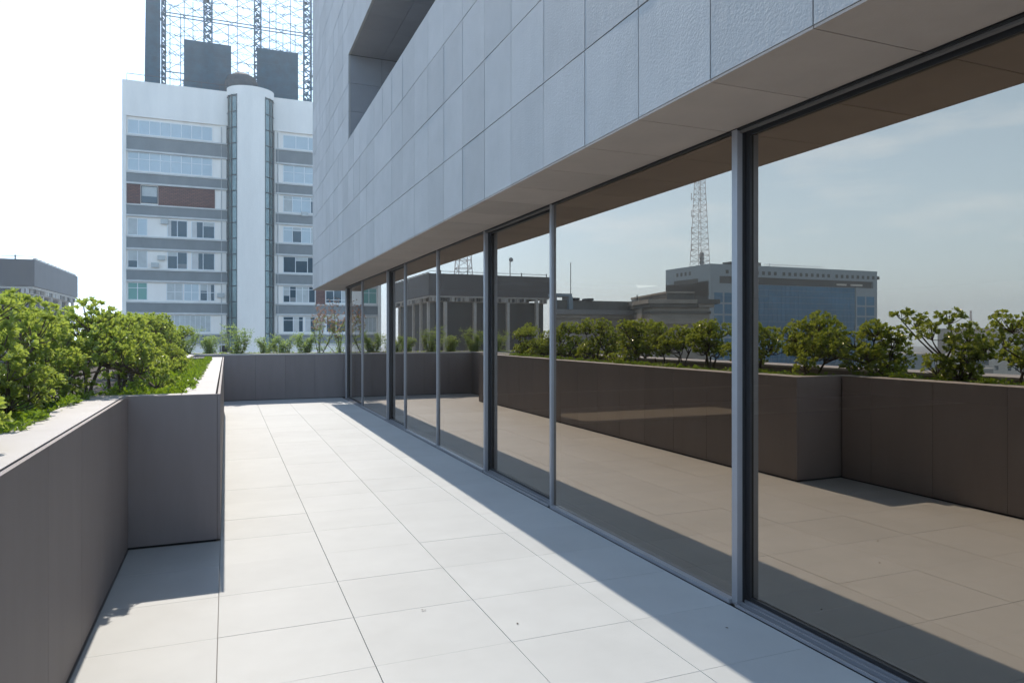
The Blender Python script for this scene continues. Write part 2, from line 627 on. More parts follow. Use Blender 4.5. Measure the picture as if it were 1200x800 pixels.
for yi in range(len(jy) - 1):
    if jy[yi] > 18.7:
        for k in range(3):
            b.box(2.872 + 1.1 * k, 2.872 + 1.1 * k + 1.094, jy[yi] + 0.003, jy[yi + 1] - 0.003, ZS + 0.004, ZS + 0.03, M_soffit)
b.build('soffit', ob)
b = MB()                                                    # recess of the long upper opening
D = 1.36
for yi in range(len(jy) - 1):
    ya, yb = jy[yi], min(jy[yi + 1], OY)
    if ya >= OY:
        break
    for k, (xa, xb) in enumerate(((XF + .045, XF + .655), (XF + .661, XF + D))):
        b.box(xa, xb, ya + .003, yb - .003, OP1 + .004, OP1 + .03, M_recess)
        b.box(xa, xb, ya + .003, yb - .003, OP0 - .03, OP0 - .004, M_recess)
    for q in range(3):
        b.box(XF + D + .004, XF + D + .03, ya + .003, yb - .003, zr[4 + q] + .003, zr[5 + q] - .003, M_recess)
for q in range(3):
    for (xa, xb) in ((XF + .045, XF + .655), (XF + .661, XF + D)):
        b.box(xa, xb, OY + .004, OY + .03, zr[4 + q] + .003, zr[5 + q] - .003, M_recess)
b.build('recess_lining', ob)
b = MB()                                                    # structure behind the cladding
ZT = zr[-1] - 0.02
b.box(XF + .05, 6.1, -9.6, 20.17, ZS + .035, OP0 - .035, M_gap)
b.box(6.1, 17, -9.6, 14.0, ZS + .035, OP0 - .035, M_gap)  # rear mass held back so sun reaches the added roof slot
b.box(XF + .05, 6.1, -9.6, 20.17, OP1 + .035, ZT, M_gap)
b.box(6.1, 17, -9.6, 14.0, OP1 + .035, ZT, M_gap)
b.box(XF + D + .035, 6.1, -9.6, 20.17, OP0 - .03, OP1 + .03, M_gap)
b.box(6.1, 17, -9.6, 14.0, OP0 - .03, OP1 + .03, M_gap)
b.box(XF + .05, XF + D + .03, OY + .035, 20.17, OP0 - .03, OP1 + .03, M_gap)
b.build('structure_core', ob)
b = MB()                                                    # the room behind the glass, with an invented roof slot for its sun strip
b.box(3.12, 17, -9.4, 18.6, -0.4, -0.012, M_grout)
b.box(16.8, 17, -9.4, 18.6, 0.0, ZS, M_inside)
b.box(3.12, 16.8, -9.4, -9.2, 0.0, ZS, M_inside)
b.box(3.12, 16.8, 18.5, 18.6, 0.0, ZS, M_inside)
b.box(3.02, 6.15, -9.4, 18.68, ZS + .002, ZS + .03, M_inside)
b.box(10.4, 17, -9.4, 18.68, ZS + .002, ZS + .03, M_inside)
b.box(6.15, 10.4, -9.4, 13.9, ZS + .002, ZS + .03, M_inside)
zt_ = 4.41
for (ya, yb, yc, yd) in ((13.9, 15.05, 16.64, 13.9), (16.4, 18.68, 18.68, 17.99)):   # slanted roof slot, added to let a strip of sun in
    b.hexa([(6.15, ya, ZS + .002), (10.4, ya, ZS + .002), (10.4, yb, ZS + .002), (6.15, yb, ZS + .002),
            (6.15, yd, zt_), (10.4, yd, zt_), (10.4, yc, zt_), (6.15, yc, zt_)], M_inside)
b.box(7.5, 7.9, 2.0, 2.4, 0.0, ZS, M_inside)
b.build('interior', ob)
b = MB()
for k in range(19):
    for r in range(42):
        b.box(3.13 + k * TP, 3.13 + k * TP + TP - .006, -9.2 + r * RP, -9.2 + r * RP + RP - .006, -.011, 0, M_tile if 11.2 < -9.2 + r * RP < 13.9 else M_inside)  # near-black outside the sun strip: the room's shade put into the tile colour
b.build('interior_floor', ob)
b = MB()                                                    # storeys below the terrace
b.box(-2.84, 17, -9.6, 18.98, -22, -0.62, M_slate)
b.build('lower_storeys', ob)

# glazing: thick posts, thin mullions, fixed panes and set-back sliding doors
ZB, ZH = 0.03, 2.895
thick = [18.60, 13.51, 7.97, 3.466, -1.55]
thin = [(16.25, 0.03), (12.08, 0.03), (10.03, 0.042), (6.10, 0.042), (0.95, 0.042), (-4.2, 0.042)]


def post(y, w, x0=2.884, x1=2.925, name='post'):
    q = MB()
    q.box(x0, x1, y - w / 2, y + w / 2, 0.004, ZS - 0.002, M_alu)
    q.box(x1 + .001, 2.99, y - w / 2 + .004, y + w / 2 - .004, 0.004, ZS - 0.002, M_bronze)
    return q.build(name, ob, bevel=0.002)


for y in thick:
    post(y, 0.05)
for y, w in thin:
    post(y, w, 2.884, 2.93, 'mullion')


def pane(y0, y1):
    q = MB()
    t_ = [R(-.0012, .0012) for _ in range(3)]
    q.poly([(XG + t_[0], y1, ZB), (XG + t_[1], y0, ZB), (XG + t_[1] + t_[2], y0, ZH), (XG + t_[0] + t_[2], y1, ZH)], M_glass)
    p = q.build('fixed_pane', ob)
    q = MB()
    q.box(2.866, 2.935, y0, y1, 0.003, ZB, M_alu)
    q.box(2.912, 2.935, y0, y1, ZB, ZB + .012, M_bronze)
    q.build('sill_rail', ob)
    q = MB()
    q.box(2.888, 2.935, y0, y1, ZH + .002, ZS - .003, M_bronze)
    q.box(2.912, 2.935, y0, y1, ZH - .012, ZH, M_bronze)
    q.build('head_rail', ob)


XD = 2.966


def door(y0, y1):
    """sliding door leaf behind the plane of the fixed panes, y1 the far side"""
    q = MB()
    q.box(2.866, 2.876, y0, y1, 0.003, 0.02, M_alu)
    q.box(2.877, 2.906, y0, y1, -0.008, 0.004, M_bronze)
    q.box(2.907, 2.920, y0, y1, -0.008, 0.026, M_alu)
    q.box(2.921, 2.938, y0, y1, -0.008, 0.004, M_bronze)
    q.box(2.940, 2.950, y0, y1, -0.008, 0.034, M_alu)
    q.build('threshold', ob)
    q = MB()
    q.box(2.884, 2.900, y0, y1, ZS - 0.012, ZS - .003, M_gap)
    q.box(2.902, 2.926, y0, y1, ZS - 0.024, ZS - .003, M_track)
    q.box(2.928, 2.951, y0, y1, ZS - 0.016, ZS - .003, M_gap)
    q.build('head_rail', ob)
    q = MB()
    st = 0.034
    q.box(2.952, 2.985, y1 - st, y1, 0.036, ZS - .004, M_bronze)
    q.box(2.952, 2.985, y0, y0 + st * .5, 0.036, ZS - .004, M_bronze)
    q.box(2.954, 2.983, y0 + st * .5, y1 - st, 0.036, 0.056, M_bronze)
    q.box(2.954, 2.983, y0 + st * .5, y1 - st, ZS - .04, ZS - .004, M_bronze)
    p = q.build('sliding_door', ob)
    q = MB()
    q.poly([(XD, y1 - st, .056), (XD, y0 + st * .5, .056), (XD, y0 + st * .5, ZS - .04), (XD, y1 - st, ZS - .04)], M_glass)
    sub(q, 'pane', p)


pane(13.535, 16.235)
door(16.265, 18.575)
pane(10.051, 12.065)
door(12.095, 13.485)
pane(7.995, 10.009)
door(6.121, 7.945)
pane(3.491, 6.079)
door(0.971, 3.441)
pane(-1.519, 0.929)
door(-4.179, -1.581)


# ------------------------------------------------------------------ shrubs
def clump(mb, c, axis, n, l, w, mat, spread=(35, 80)):
    axis = axis.normalized()
    u = axis.orthogonal().normalized()
    v = axis.cross(u)
    a0 = R(0, 2 * PI)
    for i in range(n):
        a = a0 + i * 2.4
        t = math.radians(R(*spread)) * (0.35 + 0.65 * (i / max(1, n - 1)))
        d = axis * math.cos(t) + (u * math.cos(a) + v * math.sin(a)) * math.sin(t)
        mb.leaf(c, d, axis, l * R(.75, 1.15), w * R(.8, 1.15), mat)


def bend(p, q, k=0.12, n=4):
    p, q = Vector(p), Vector(q)
    m = Vector((R(-1, 1), R(-1, 1), R(-.3, .6))) * (q - p).length * k
    return [p.lerp(q, i / n) + m * math.sin(PI * i / n) for i in range(n + 1)]


def shrub(label, x, y, zt, wx, wy, seed, nl=11, dense=1.0, lobes=None, lean=(0, 0), skirt=0.32, nst=4):
    """a broad-leaved evergreen with several stems; flat-topped clumps of leaf rosettes"""
    random.seed(seed)
    root = thing('evergreen_shrub', label, 'shrub', (x, y, 1.06), 'evergreen shrubs in the long planter')
    z0 = 1.05
    h = zt - z0
    fol, st = MB(), MB()
    L_ = []
    if lobes:
        L_ += [(Vector((x + a * wx, y + b_ * wy, z0 + c * h)), r) for a, b_, c, r in lobes]
    k = 0
    while len(L_) < nl and k < 400:
        k += 1
        a = R(0, 2 * PI)
        q = math.sqrt(R(0.02, 1))
        tz = R(skirt, 0.86)
        wid = 0.55 + 0.45 * math.sin(PI * min(1, max(0, (tz - .05) / .95)))
        r = R(.125, .19) * (h / .9) ** .5
        p = Vector((x + lean[0] * tz + math.cos(a) * q * wid * (wx * .5 - r * .55), y + lean[1] * tz + math.sin(a) * q * wid * (wy * .5 - r * .55), z0 + tz * h - r * .15))
        if all((p - o).length > (r + s) * .62 for o, s in L_):
            L_.append((p, r))
    forks = []
    for i in range(nst):
        a = 2 * PI * i / nst + R(-.5, .5)
        bse = Vector((x + math.cos(a) * .05, y + math.sin(a) * .05, 1.04))
        fk = Vector((x + math.cos(a) * wx * R(.10, .2) + lean[0] * .3, y + math.sin(a) * wy * R(.10, .2) + lean[1] * .3, z0 + h * R(.24, .40)))
        st.tube(bend(bse, fk, .12), [.019, .017, .015, .014, .012], M_bark, 6)
        forks.append(fk)
    for c, r in L_:
        fk = min(forks, key=lambda f: (f - c).length + R(0, .12))
        base = c - Vector((0, 0, r * .55))
        st.tube(bend(fk, base, .14), [.011, .010, .0085, .007, .006], M_bark, 5)
        m = int(64 * dense * (r / .19) ** 2)
        for j in range(m):
            # more rosettes on the outer and upper shell
            ph = R(0, 2 * PI)
            cz = R(-.55, 1)
            d = Vector((math.cos(ph) * math.sqrt(1 - cz * cz), math.sin(ph) * math.sqrt(1 - cz * cz), cz))
            rr = r * (R(.72, 1.08) if random.random() < .8 else R(.3, .7))
            p = c + Vector((d.x * rr * 1.15, d.y * rr * 1.15, d.z * rr * .82))
            if j % 3 == 0:
                st.tube([base, base.lerp(p, .55) + Vector((0, 0, -.01)), p], [.0045, .0035, .0025], M_bark, 4, cap=False)
            clump(fol, p, d + Vector((0, 0, .75)), random.randint(7, 9), .049, .0125, M_leaf)
    fol.build('foliage', root)
    st.build('stem', root)
    return root


XB = -1.20
shrub('big leafy evergreen shrub in the planter, its crown against the charcoal building', -1.36, 6.15, 1.88, .80, .80, 31, nl=14, dense=1.1, nst=4, skirt=.25, lobes=[(.72, .25, .52, .15), (.60, .42, .66, .14)])
shrub('open evergreen shrub with bare forking stems, second from the camera in the planter', -1.16, 7.0, 1.97, .80, .88, 32, nl=15, dense=1.0, skirt=.36, nst=3, lobes=[(.64, -.60, .40, .16), (.50, -.46, .56, .16), (.78, -.56, .25, .12)])
shrub('evergreen shrub with a dark lower crown, third from the camera in the planter', -1.0, 7.85, 1.9, .66, .66, 33, nl=10, dense=1.0)
shrub('rounded evergreen shrub near the corner of the stone coping, fourth from the camera', -1.0, 8.75, 1.93, .66, .62, 34, nl=10)
shrub('airy evergreen shrub on thin stems, mirrored in front of the concrete rooftop', -1.1, 9.6, 1.94, .68, .74, 35, nl=9, skirt=.45, dense=.9, nst=3)
shrub('narrow evergreen shrub standing on one visible stem in the planter', -1.15, 10.35, 1.88, .46, .46, 36, nl=6, skirt=.42, nst=2)
shrub('upright evergreen shrub behind the knee-high bush in the planter', -1.2, 11.15, 2.0, .80, .88, 37, nl=12)
shrub('knee-high pale leaved bush, the smallest shrub in the planter', -.72, 10.9, 1.42, .54, .60, 38, nl=6, skirt=.2, nst=3)
shrub('broad domed evergreen shrub in the middle of the planter row', -1.15, 12.5, 2.02, 1.05, 1.2, 39, nl=16, skirt=.2)
shrub('dense evergreen shrub just past the broad domed one', -1.15, 13.9, 1.97, .95, 1.1, 40, nl=14, skirt=.2)
shrub('pale sunlit evergreen shrub near the far end of the planter', -1.1, 15.3, 1.9, .95, 1.0, 41, nl=12, skirt=.18)
shrub('last evergreen shrub of the planter row, beside the far wall plants', -1.2, 16.5, 1.98, 1.0, 1.05, 42, nl=13, skirt=.18)
shrub('spreading evergreen shrub with one long branch above its crown, mirrored in the nearest door', -1.36, 5.2, 1.90, .74, .80, 43, nl=12, dense=1.1, lobes=[(.02, .82, .99, .10), (.05, .58, .90, .12), (0, .1, .93, .12)], skirt=.25)
shrub('gappy evergreen shrub with a tall sprig, mirrored at the edge of the nearest glass door', -1.32, 4.45, 1.92, .60, .62, 44, nl=9, dense=.85, lobes=[(0, -.3, 1.0, .10)], skirt=.3, nst=2)
shrub('evergreen shrub nearest the camera end of the planter, beyond the picture edge', -1.36, 3.35, 1.9, .9, .95, 45, nl=10)

# ground cover in the long planter
random.seed(5)
b = MB()
for i in range(4300):
    y = R(1.5, 18.6) if i % 3 else R(3.0, 9.0)
    inner = -.33 if 6.3 < y < 16.4 else -1.0
    w = abs(random.gauss(0, .33))
    x = inner + .05 - w
    if x > inner + .02 and random.random() < .45:
        x = inner - R(0, .2)
    if x < -2.2:
        continue
    z = 1.065 + R(0, .085)
    p = Vector((x, y, z))
    clump(b, p, Vector((R(-.5, .6), R(-.5, .5), 1)), random.randint(4, 6), R(.035, .055), R(.010, .015), M_cover, (40, 95))
for i in range(90):                                        # trails creeping over the coping edge
    y = R(3.4, 15.5)
    inner = -.33 if 6.3 < y < 16.4 else -1.0
    for j in range(5):
        clump(b, Vector((inner + R(-.04, .06), y + R(-.12, .12), CT + R(-.01, .03))), Vector((R(0, .8), R(-.5, .5), .8)), 4, .045, .013, M_cover, (50, 95))
o = struct(b.build('ground_cover'), 'stuff')


# wild plants along the far wall
def wild(label, x, y, h, n, seed, spread=.16, pink=False):
    random.seed(seed)
    root = thing('pink_tipped_bush' if pink else 'feathery_plant', label, 'plant', (x, y, 1.07), 'wild plants along the far wall')
    st, fo, tp = MB(), MB(), MB()
    for i in range(n):
        a = R(0, 2 * PI)
        hh = h * R(.55, 1)
        tip = Vector((x + math.cos(a) * spread * R(.4, 1.6) * h / .6, y + math.sin(a) * spread * R(.3, 1.1), 1.06 + hh))
        pts = bend((x + math.cos(a) * .04, y + math.sin(a) * .04, 1.05), tip, .16, 7)
        st.tube(pts, [.008 - .0008 * q for q in range(8)], M_bark, 4)
        for k in range(1, 8):
            p = pts[k]
            lo = k < 5
            for q in range(7 if not pink else 5):
                d = Vector((R(-1, 1), R(-1, 1), R(-.1, .8))).normalized()
                e = p + d * R(.03, .17)
                if not pink or k < 6:
                    for s in range(4):
                        f = p.lerp(e, (s + 1) / 4)
                        fo.leaf(f, Vector((R(-1, 1), R(-1, 1), R(-.2, .9))), Vector((0, 0, 1)), R(.04, .06), R(.009, .013), M_wild)
                if pink and k >= 4:
                    clump(tp, e, d + Vector((0, 0, .5)), 5, .045, .012, M_pinkleaf, (30, 90))
    st.build('stem', root)
    fo.build('foliage', root)
    if pink:
        tp.build('blossom', root)
    return root


GR = 'bright green feathery plant '
for k, (txt, x, h, n) in enumerate([
        ('beside the end of the pale planter coping', -.35, .55, 11), ('standing before the left glass strip of the stair tower', .25, .80, 13),
        ('with a thin leaning top before the white stair tower', .95, .62, 8), ('in the middle of the white stair tower front', 1.45, .55, 8),
        ('before the right glass strip of the stair tower', 2.0, .66, 12), ('half hidden by the dark shrub row beyond the coping', -.95, .72, 13),
        ('in the corner behind the evergreen row', -1.55, .75, 13)]):
    wild(GR + txt, x, 19.75 + R(-.25, .3), h, n, 60 + k, .2)
PK = 'tall thin bush with pinkish leaf tips '
for k, (txt, x, h, n) in enumerate([
        ('nearest the stair tower', 2.35, 1.62, 9), ('in front of the white framed windows', 2.95, 1.45, 10),
        ('beside the last glass post', 3.6, 1.6, 11), ('just past the last glass post', 4.3, 1.3, 8)]):
    wild(PK + txt, x, 19.8 + R(-.2, .2), h, n, 80 + k, .17, True)

# low leaves along the far bed
b = MB()
random.seed(9)
for i in range(520):
    clump(b, Vector((R(-2.1, 5.5), R(19.35, 20.3), 1.09 + R(0, .09))), Vector((R(-.6, .6), R(-.6, .6), 1)), 5, .05, .012, M_wild, (40, 95))
struct(b.build('low_foliage'), 'stuff')

# ------------------------------------------------------------------ the white tower block
tw = thing('tower_block', 'white and grey tower block with a rounded stair tower and steel scaffolding on its roof', 'building', (2, 76, -22))
YT = 69.0
TX0, TX1, TZ = -8.35, 13.0, 23.85
ZW = [(19.25, 20.5), (16.05, 17.7), (13.25, 14.8), (10.4, 11.9), (7.55, 9.1), (4.75, 6.3), (1.95, 3.45)]
ZSP = [(17.85, 19.0), (15.02, 15.8), (12.2, 13.0), (9.3, 10.2), (6.5, 7.35), (3.68, 4.5), (.9, 1.7)]
b = MB()
b.box(TX0, TX1, YT + .35, YT + 15, -22, TZ - .01, M_stucco)
b.box(TX0, TX1, YT, YT + .345, 20.75, TZ, M_stucco)          # blank band under the roof
b.box(TX0, -8.03, YT - .002, YT + .345, -22, 20.748, M_stucco)   # corner pier
b.box(-.55, .2, YT + .10, YT + .345, -22, 20.748, M_stucco)
b.box(3.95, 4.75, YT + .10, YT + .345, -22, 20.748, M_stucco)
for (a, c), (sa, sb) in zip(ZW, ZSP):                         # white wall of each storey, set back
    b.box(-8.028, -.552, YT + .20, YT + .345, sb + .1, c + .25, M_stucco)
    b.box(4.752, TX1, YT + .20, YT + .345, sb + .1, c + .25, M_stucco)
b.box(-8.028, TX1, YT + .1, YT + .345, -22, .8, M_stucco)
b.build('wall', tw)
for (sa, sb) in ZSP:
    for xa, xb in ((-8.03, .1), (4.3, TX1 - .01)):
        q = MB()
        q.box(xa, xb, YT + .02, YT + .345, sa, sb, M_span)
        q.box(xa, xb, YT - .06, YT + .343, sb + .002, sb + .12, M_sill)
        q.box(xa, xb, YT - .02, YT + .343, sa - .16, sa - .002, M_sill)
        q.build('spandrel', tw)


def window(x0, x1, z0, z1, cols, transom=0, glass=None, frame=None, y=None, parent=None, fw=.06, mixg=None):
    glass = glass or M_winglass
    frame = frame or M_whiteframe
    y = YT + .17 if y is None else y
    q = MB()
    q.box(x0, x1, y, y + .05, z1 - fw, z1, frame)
    q.box(x0, x1, y, y + .05, z0, z0 + fw, frame)
    for i in range(cols + 1):
        x = x0 + (x1 - x0 - fw) * i / cols
        q.box(x, x + fw, y + .003, y + .047, z0 + fw, z1 - fw, frame)
    if transom:
        zt = z0 + (z1 - z0) * transom
        q.box(x0 + fw, x1 - fw, y + .006, y + .044, zt - fw * .4, zt + fw * .4, frame)
    w_ = q.build('window', parent or tw)
    q = MB()
    for i in range(cols):
        xa = x0 + fw + (x1 - x0 - fw) * i / cols
        xb = x0 + (x1 - x0 - fw) * (i + 1) / cols
        g = glass
        if mixg:
            g = random.choice(mixg)
        q.poly([(xa, y + .025, z0 + fw), (xb, y + .025, z0 + fw), (xb, y + .025, z1 - fw), (xa, y + .025, z1 - fw)], g)
        if g is M_winglass and (x1 - x0) > 1.0 and parent is None:
            h_ = (z1 - z0 - 2 * fw)
            k_ = random.random()
            if k_ < .4:
                zt_ = z1 - fw - h_ * random.choice((.25, .4, .6))
                q.poly([(xa, y + .022, zt_), (xb, y + .022, zt_), (xb, y + .022, z1 - fw), (xa, y + .022, z1 - fw)], M_blind)
            elif k_ < .6:
                xm = xa + (xb - xa) * R(.3, .6)
                q.poly([(xa, y + .022, z0 + fw), (xm, y + .022, z0 + fw), (xm, y + .022, z1 - fw), (xa, y + .022, z1 - fw)], M_sill)
            elif k_ < .75:
                q.poly([(xa, y + .022, z0 + fw), (xb, y + .022, z0 + fw), (xb, y + .022, z0 + fw + h_ * .3), (xa, y + .022, z0 + fw + h_ * .3)], M_span)
    sub(q, 'pane', w_)
    return w_


random.seed(21)
G3 = [M_winglass, M_winglass, M_blind, M_winsky]
window(-7.95, -1.15, *ZW[0], 8, 0, M_winsky)
window(-7.95, -1.15, *ZW[1], 8, .62, M_winsky)
window(-6.9, -5.6, ZW[2][0], ZW[2][1] - .03, 1, 0, M_winglass, M_darkmet)
for r, bl in ((3, M_winglass), (4, M_winglass)):
    window(-7.95, -6.4, *ZW[r], 2, 0, None, mixg=[M_winglass, M_blind, M_winsky])
    window(-4.85, -3.2, *ZW[r], 2, 0, None, mixg=[M_winglass, M_winglass, M_winsky])
    window(-2.9, -.95, *ZW[r], 2, 0, M_winglass)
window(-7.95, -6.4, *ZW[5], 2, .68, M_green)
window(-4.9, -3.55, *ZW[5], 2, .5, M_blind)
window(-3.5, -2.25, *ZW[5], 2, .5, None, mixg=[M_winglass, M_winsky])
window(-2.2, -.95, *ZW[5], 2, .5, M_winglass)
window(-7.9, -5.2, *ZW[6], 7, 0, M_blind, fw=.04)
window(-5.1, -1.3, *ZW[6], 9, 0, M_blind, fw=.04)
window(4.95, 8.4, *ZW[0], 3, 0, M_winsky)
window(8.5, 12.6, *ZW[0], 4, 0, None, mixg=G3)
window(4.95, 12.6, *ZW[1], 8, .6, M_winsky)
for r in (2, 3):
    window(4.95, 8.3, *ZW[r], 4, .78, None, mixg=G3)
    window(8.6, 12.6, *ZW[r], 4, .78, None, mixg=G3)
window(4.95, 8.3, *ZW[4], 3, 0, M_winglass)
window(8.6, 12.6, *ZW[4], 4, 0, None, mixg=G3)
window(4.95, 7.9, *ZW[5], 5, .8, None, mixg=[M_winglass, M_blind, M_winglass])
window(8.85, 12.6, *ZW[5], 5, .2, None, mixg=[M_winglass, M_blind, M_blind])
for k in range(3):
    window(4.95 + 1.98 * k, 6.8 + 1.98 * k, *ZW[6], 2, .76, None, mixg=[M_winglass, M_blind, M_winglass])
window(5.2, 6.4, .0, .7, 1, 0, M_winglass)
window(6.9, 9.8, .0, .7, 3, 0, M_winglass)
q = MB()
q.box(-8.0, -6.95, YT + .12, YT + .19, ZW[2][0] - .2, ZW[2][1] + .05, M_brick)
q.box(-5.55, -.95, YT + .12, YT + .19, ZW[2][0] - .2, ZW[2][1] + .05, M_brick)
q.build('brick_screen', tw)
q = MB()
q.box(7.95, 8.8, YT + .12, YT + .19, ZW[5][0] - .1, ZW[5][1] + .1, M_brick)
q.build('brick_screen', tw)

for (x, z) in ((-5.35, 11.5), (-5.6, 8.3), (-.75, 5.1), (6.6, 12.95), (8.42, 7.6), (-6.1, 7.65)):
    q = MB()
    q.box(x, x + .6, YT - .1, YT + .19, z, z + .4, M_blind)
    q.build('air_conditioner', tw)
for x in (-.4, 4.5):
    q = MB()
    q.tube([(x, YT + .06, -20), (x, YT + .06, 20.6)], .05, M_sill, 5)
    q.build('drain_pipe', tw)
# rounded stair tower
CX, CR = 2.10, 2.05


def arc(t):
    return (CX + CR * math.sin(t), YT + .2 - 1.75 * math.cos(t))


def arcwall(mb, t0, t1, z0, z1, mat, n=14, inset=0, ztop=None):
    for i in range(n):
        ta, tb = t0 + (t1 - t0) * i / n, t0 + (t1 - t0) * (i + 1) / n
        k = 1 - inset / CR
        pa = (CX + (arc(ta)[0] - CX) * k, YT + .2 + (arc(ta)[1] - YT - .2) * k)
        pb = (CX + (arc(tb)[0] - CX) * k, YT + .2 + (arc(tb)[1] - YT - .2) * k)
        mb.poly([(*pa, z0), (*pb, z0), (*pb, z1), (*pa, z1)], mat)


TOPZ = 24.15
q = MB()
arcwall(q, -.62, .62, -22, TOPZ, M_stucco)
arcwall(q, -PI / 2, -.62, 23.4, TOPZ, M_stucco, 6)
arcwall(q, .62, PI / 2, 23.4, TOPZ, M_stucco, 6)
tp = [(*arc(-PI / 2 + PI * i / 30), TOPZ) for i in range(31)] + [(CX + CR, YT + 3, TOPZ), (CX - CR, YT + 3, TOPZ)]
q.poly(tp, M_stucco)
q.build('stair_tower', tw)
for s in (-1, 1):
    q = MB()
    a, c = sorted((s * .63, s * 1.5))
    arcwall(q, a, c, -22, 23.4, M_corglass, 3, inset=.05)
    w_ = q.build('stair_glazing', tw)
    q = MB()
    for t in (.63, .93, 1.2, 1.5):
        x, y = arc(s * t)
        q.box(x - .03, x + .03, y - .02, y + .05, -22, 23.4, M_darkmet)
    z = 0.4
    while z < 23.4:
        for i in range(3):
            ta, tb = s * (.63 + .29 * i), s * (.63 + .29 * (i + 1))
            q.tube([(*arc(ta), z), (*arc(tb), z)], .035, M_darkmet, 4)
        z += 1.43
    sub(q, 'glazing_bars', w_)
q = MB()
q.tube([(1.35, 71.2, 23.8), (1.35, 71.2, 25.4), (1.35, 71.2, 26.0), (1.35, 71.2, 26.3)], [1.5, 1.5, 1.25, .7], M_rust, 20)
q.build('roof_tank', tw)
q = MB()
for x in [TX0 + .3 + 1.5 * i for i in range(7)]:
    q.tube([(x, YT + .6, TZ), (x, YT + .6, TZ + .75)], .03, M_rust, 4)
q.tube([(TX0 + .3, YT + .6, TZ + .75), (.2, YT + .6, TZ + .75)], .03, M_rust, 4)
q.build('roof_railing', tw)

# scaffold of a large rooftop hoarding
sc = thing('rooftop_scaffold', 'tall steel scaffold with dark netting on the roof of the white tower block', 'scaffold', (0, 74, 23.86))
SY = 72.6
random.seed(14)


def lattice(x0, x1, z0, z1, y, step=.8, r=.055):
    q = MB()
    for xx in (x0, x1):
        for yy in (y, y + .6):
            q.tube([(xx, yy, z0), (xx, yy, z1)], r, M_scaf, 4)
    z, k = z0, 0
    while z < z1 - step * .5:
        e = min(z + step, z1)
        aa, bb = (x0, x1) if k % 2 else (x1, x0)
        q.tube([(aa, y, z), (bb, y, e)], r * .7, M_scaf, 4)
        q.tube([(bb, y + .6, z), (aa, y + .6, e)], r * .7, M_scaf, 4)
        q.tube([(x0, y, e), (x1, y, e)], r * .6, M_scaf, 4)
        q.tube([(aa, y, z), (aa, y + .6, e)], r * .6, M_scaf, 4)
        for _ in range(2):
            if random.random() < .5:
                xx = R(x0, x1)
                q.box(xx - .12, xx + .12, y - .05, y + .1, z, z + .25, M_scaf)
        z = e
        k += 1
    return q.build('lattice_post', sc)


ZT0, ZT1 = 23.86, 38
lattice(-1.95, -1.25, ZT0, ZT1, SY, .55, .085)
lattice(2.55, 3.15, ZT0, ZT1, SY, .55, .075)
lattice(7.2, 7.9, ZT0, ZT1, SY, .6, .075)
lattice(-5.55, -5.25, ZT0, ZT1, SY, .5, .06)
lattice(11.0, 11.7, ZT0, ZT1, SY, .6, .075)
for x in (-4.85, -3.95, -3.65, -2.9, .2, 1.0, 3.95, 4.55, 5.2, 5.9, 6.35, 8.9, 10.0):
    q = MB()
    q.tube([(x, SY + .1, ZT0), (x, SY + .1, ZT1 if x in (-3.65, 1.0, 4.55, 5.9) else 33 + R(-1.5, 1))], .045, M_scaf, 4)
    q.build('pole', sc)
for z in (31.7, 31.4, 26.2):
    q = MB()
    q.tube([(-5.3, SY, z), (11.5, SY, z + .05)], .055, M_scaf, 4)
    q.build('rail', sc)
for z in (24.9, 25.6, 27.1, 28.0, 28.9, 29.8, 30.6, 32.5, 33.4, 34.2, 35.0, 35.8, 36.6):                    # strings of lamps and cable ties on the sign frame
    q = MB()
    pts = [(-5.3 + 16.8 * i / 40, SY + .25, z + .1 * math.sin(i * 1.7) + R(-.05, .05)) for i in range(41)]
    q.tube(pts, .022, M_scaf, 4)
    for i in range(90):
        xx = R(-5.2, 11)
        q.tube([(xx, SY + .25, z + R(-.1, .1)), (xx + R(.15, .4), SY + .25, z + R(-.35, .35))], .020, M_scaf, 3)
    q.build('light_string', sc)
for (xa, xb) in ((-5.2, -1.9), (-1.3, 2.5), (3.1, 7.2), (7.9, 11)):
    for za in (24.2, 26.3, 27.6, 29.0, 30.4, 31.8, 33.2, 34.5):
        q = MB()
        q.tube([(xa, SY + .05, za), (xb, SY + .05, za + 2.5)], .024, M_scaf, 4)
        q.build('brace', sc)
        q = MB()
        q.tube([(xb, SY + .4, za), (xa, SY + .4, za + 2.5)], .028, M_scaf, 4)
        q.build('brace', sc)


def net(pts, y, name='net_panel'):
    q = MB()
    f = [(x, y, z) for x, z in pts]
    k = [(x, y + .12, z) for x, z in pts]
    q.poly(f, M_net)
    q.poly(list(reversed(k)), M_net)
    n = len(pts)
    for i in range(n):
        j = (i + 1) % n
        q.poly([f[j], f[i], k[i], k[j]], M_net)
    for i in range(1, 4):                                   # seams
        z = pts[0][1] + (pts[2][1] - pts[0][1]) * i / 4
        xa = max(p[0] for p in pts[::3][:1] + pts[3:4])
        q.tube([(pts[0][0] + .1, y - .03, z), (pts[1][0] - .1, y - .03, z)], .022, M_scaf, 3)
    q.build(name, sc)


net([(-6.9, 24.3), (-5.6, 23.9), (-5.6, 36), (-6.75, 37)], 71.9)
net([(-3.65, 23.9), (.45, 23.9), (.45, 29.3), (-3.65, 29.3)], 72.2)
net([(2.75, 23.9), (6.6, 23.9), (6.6, 29.5), (2.75, 29.5)], 72.2)

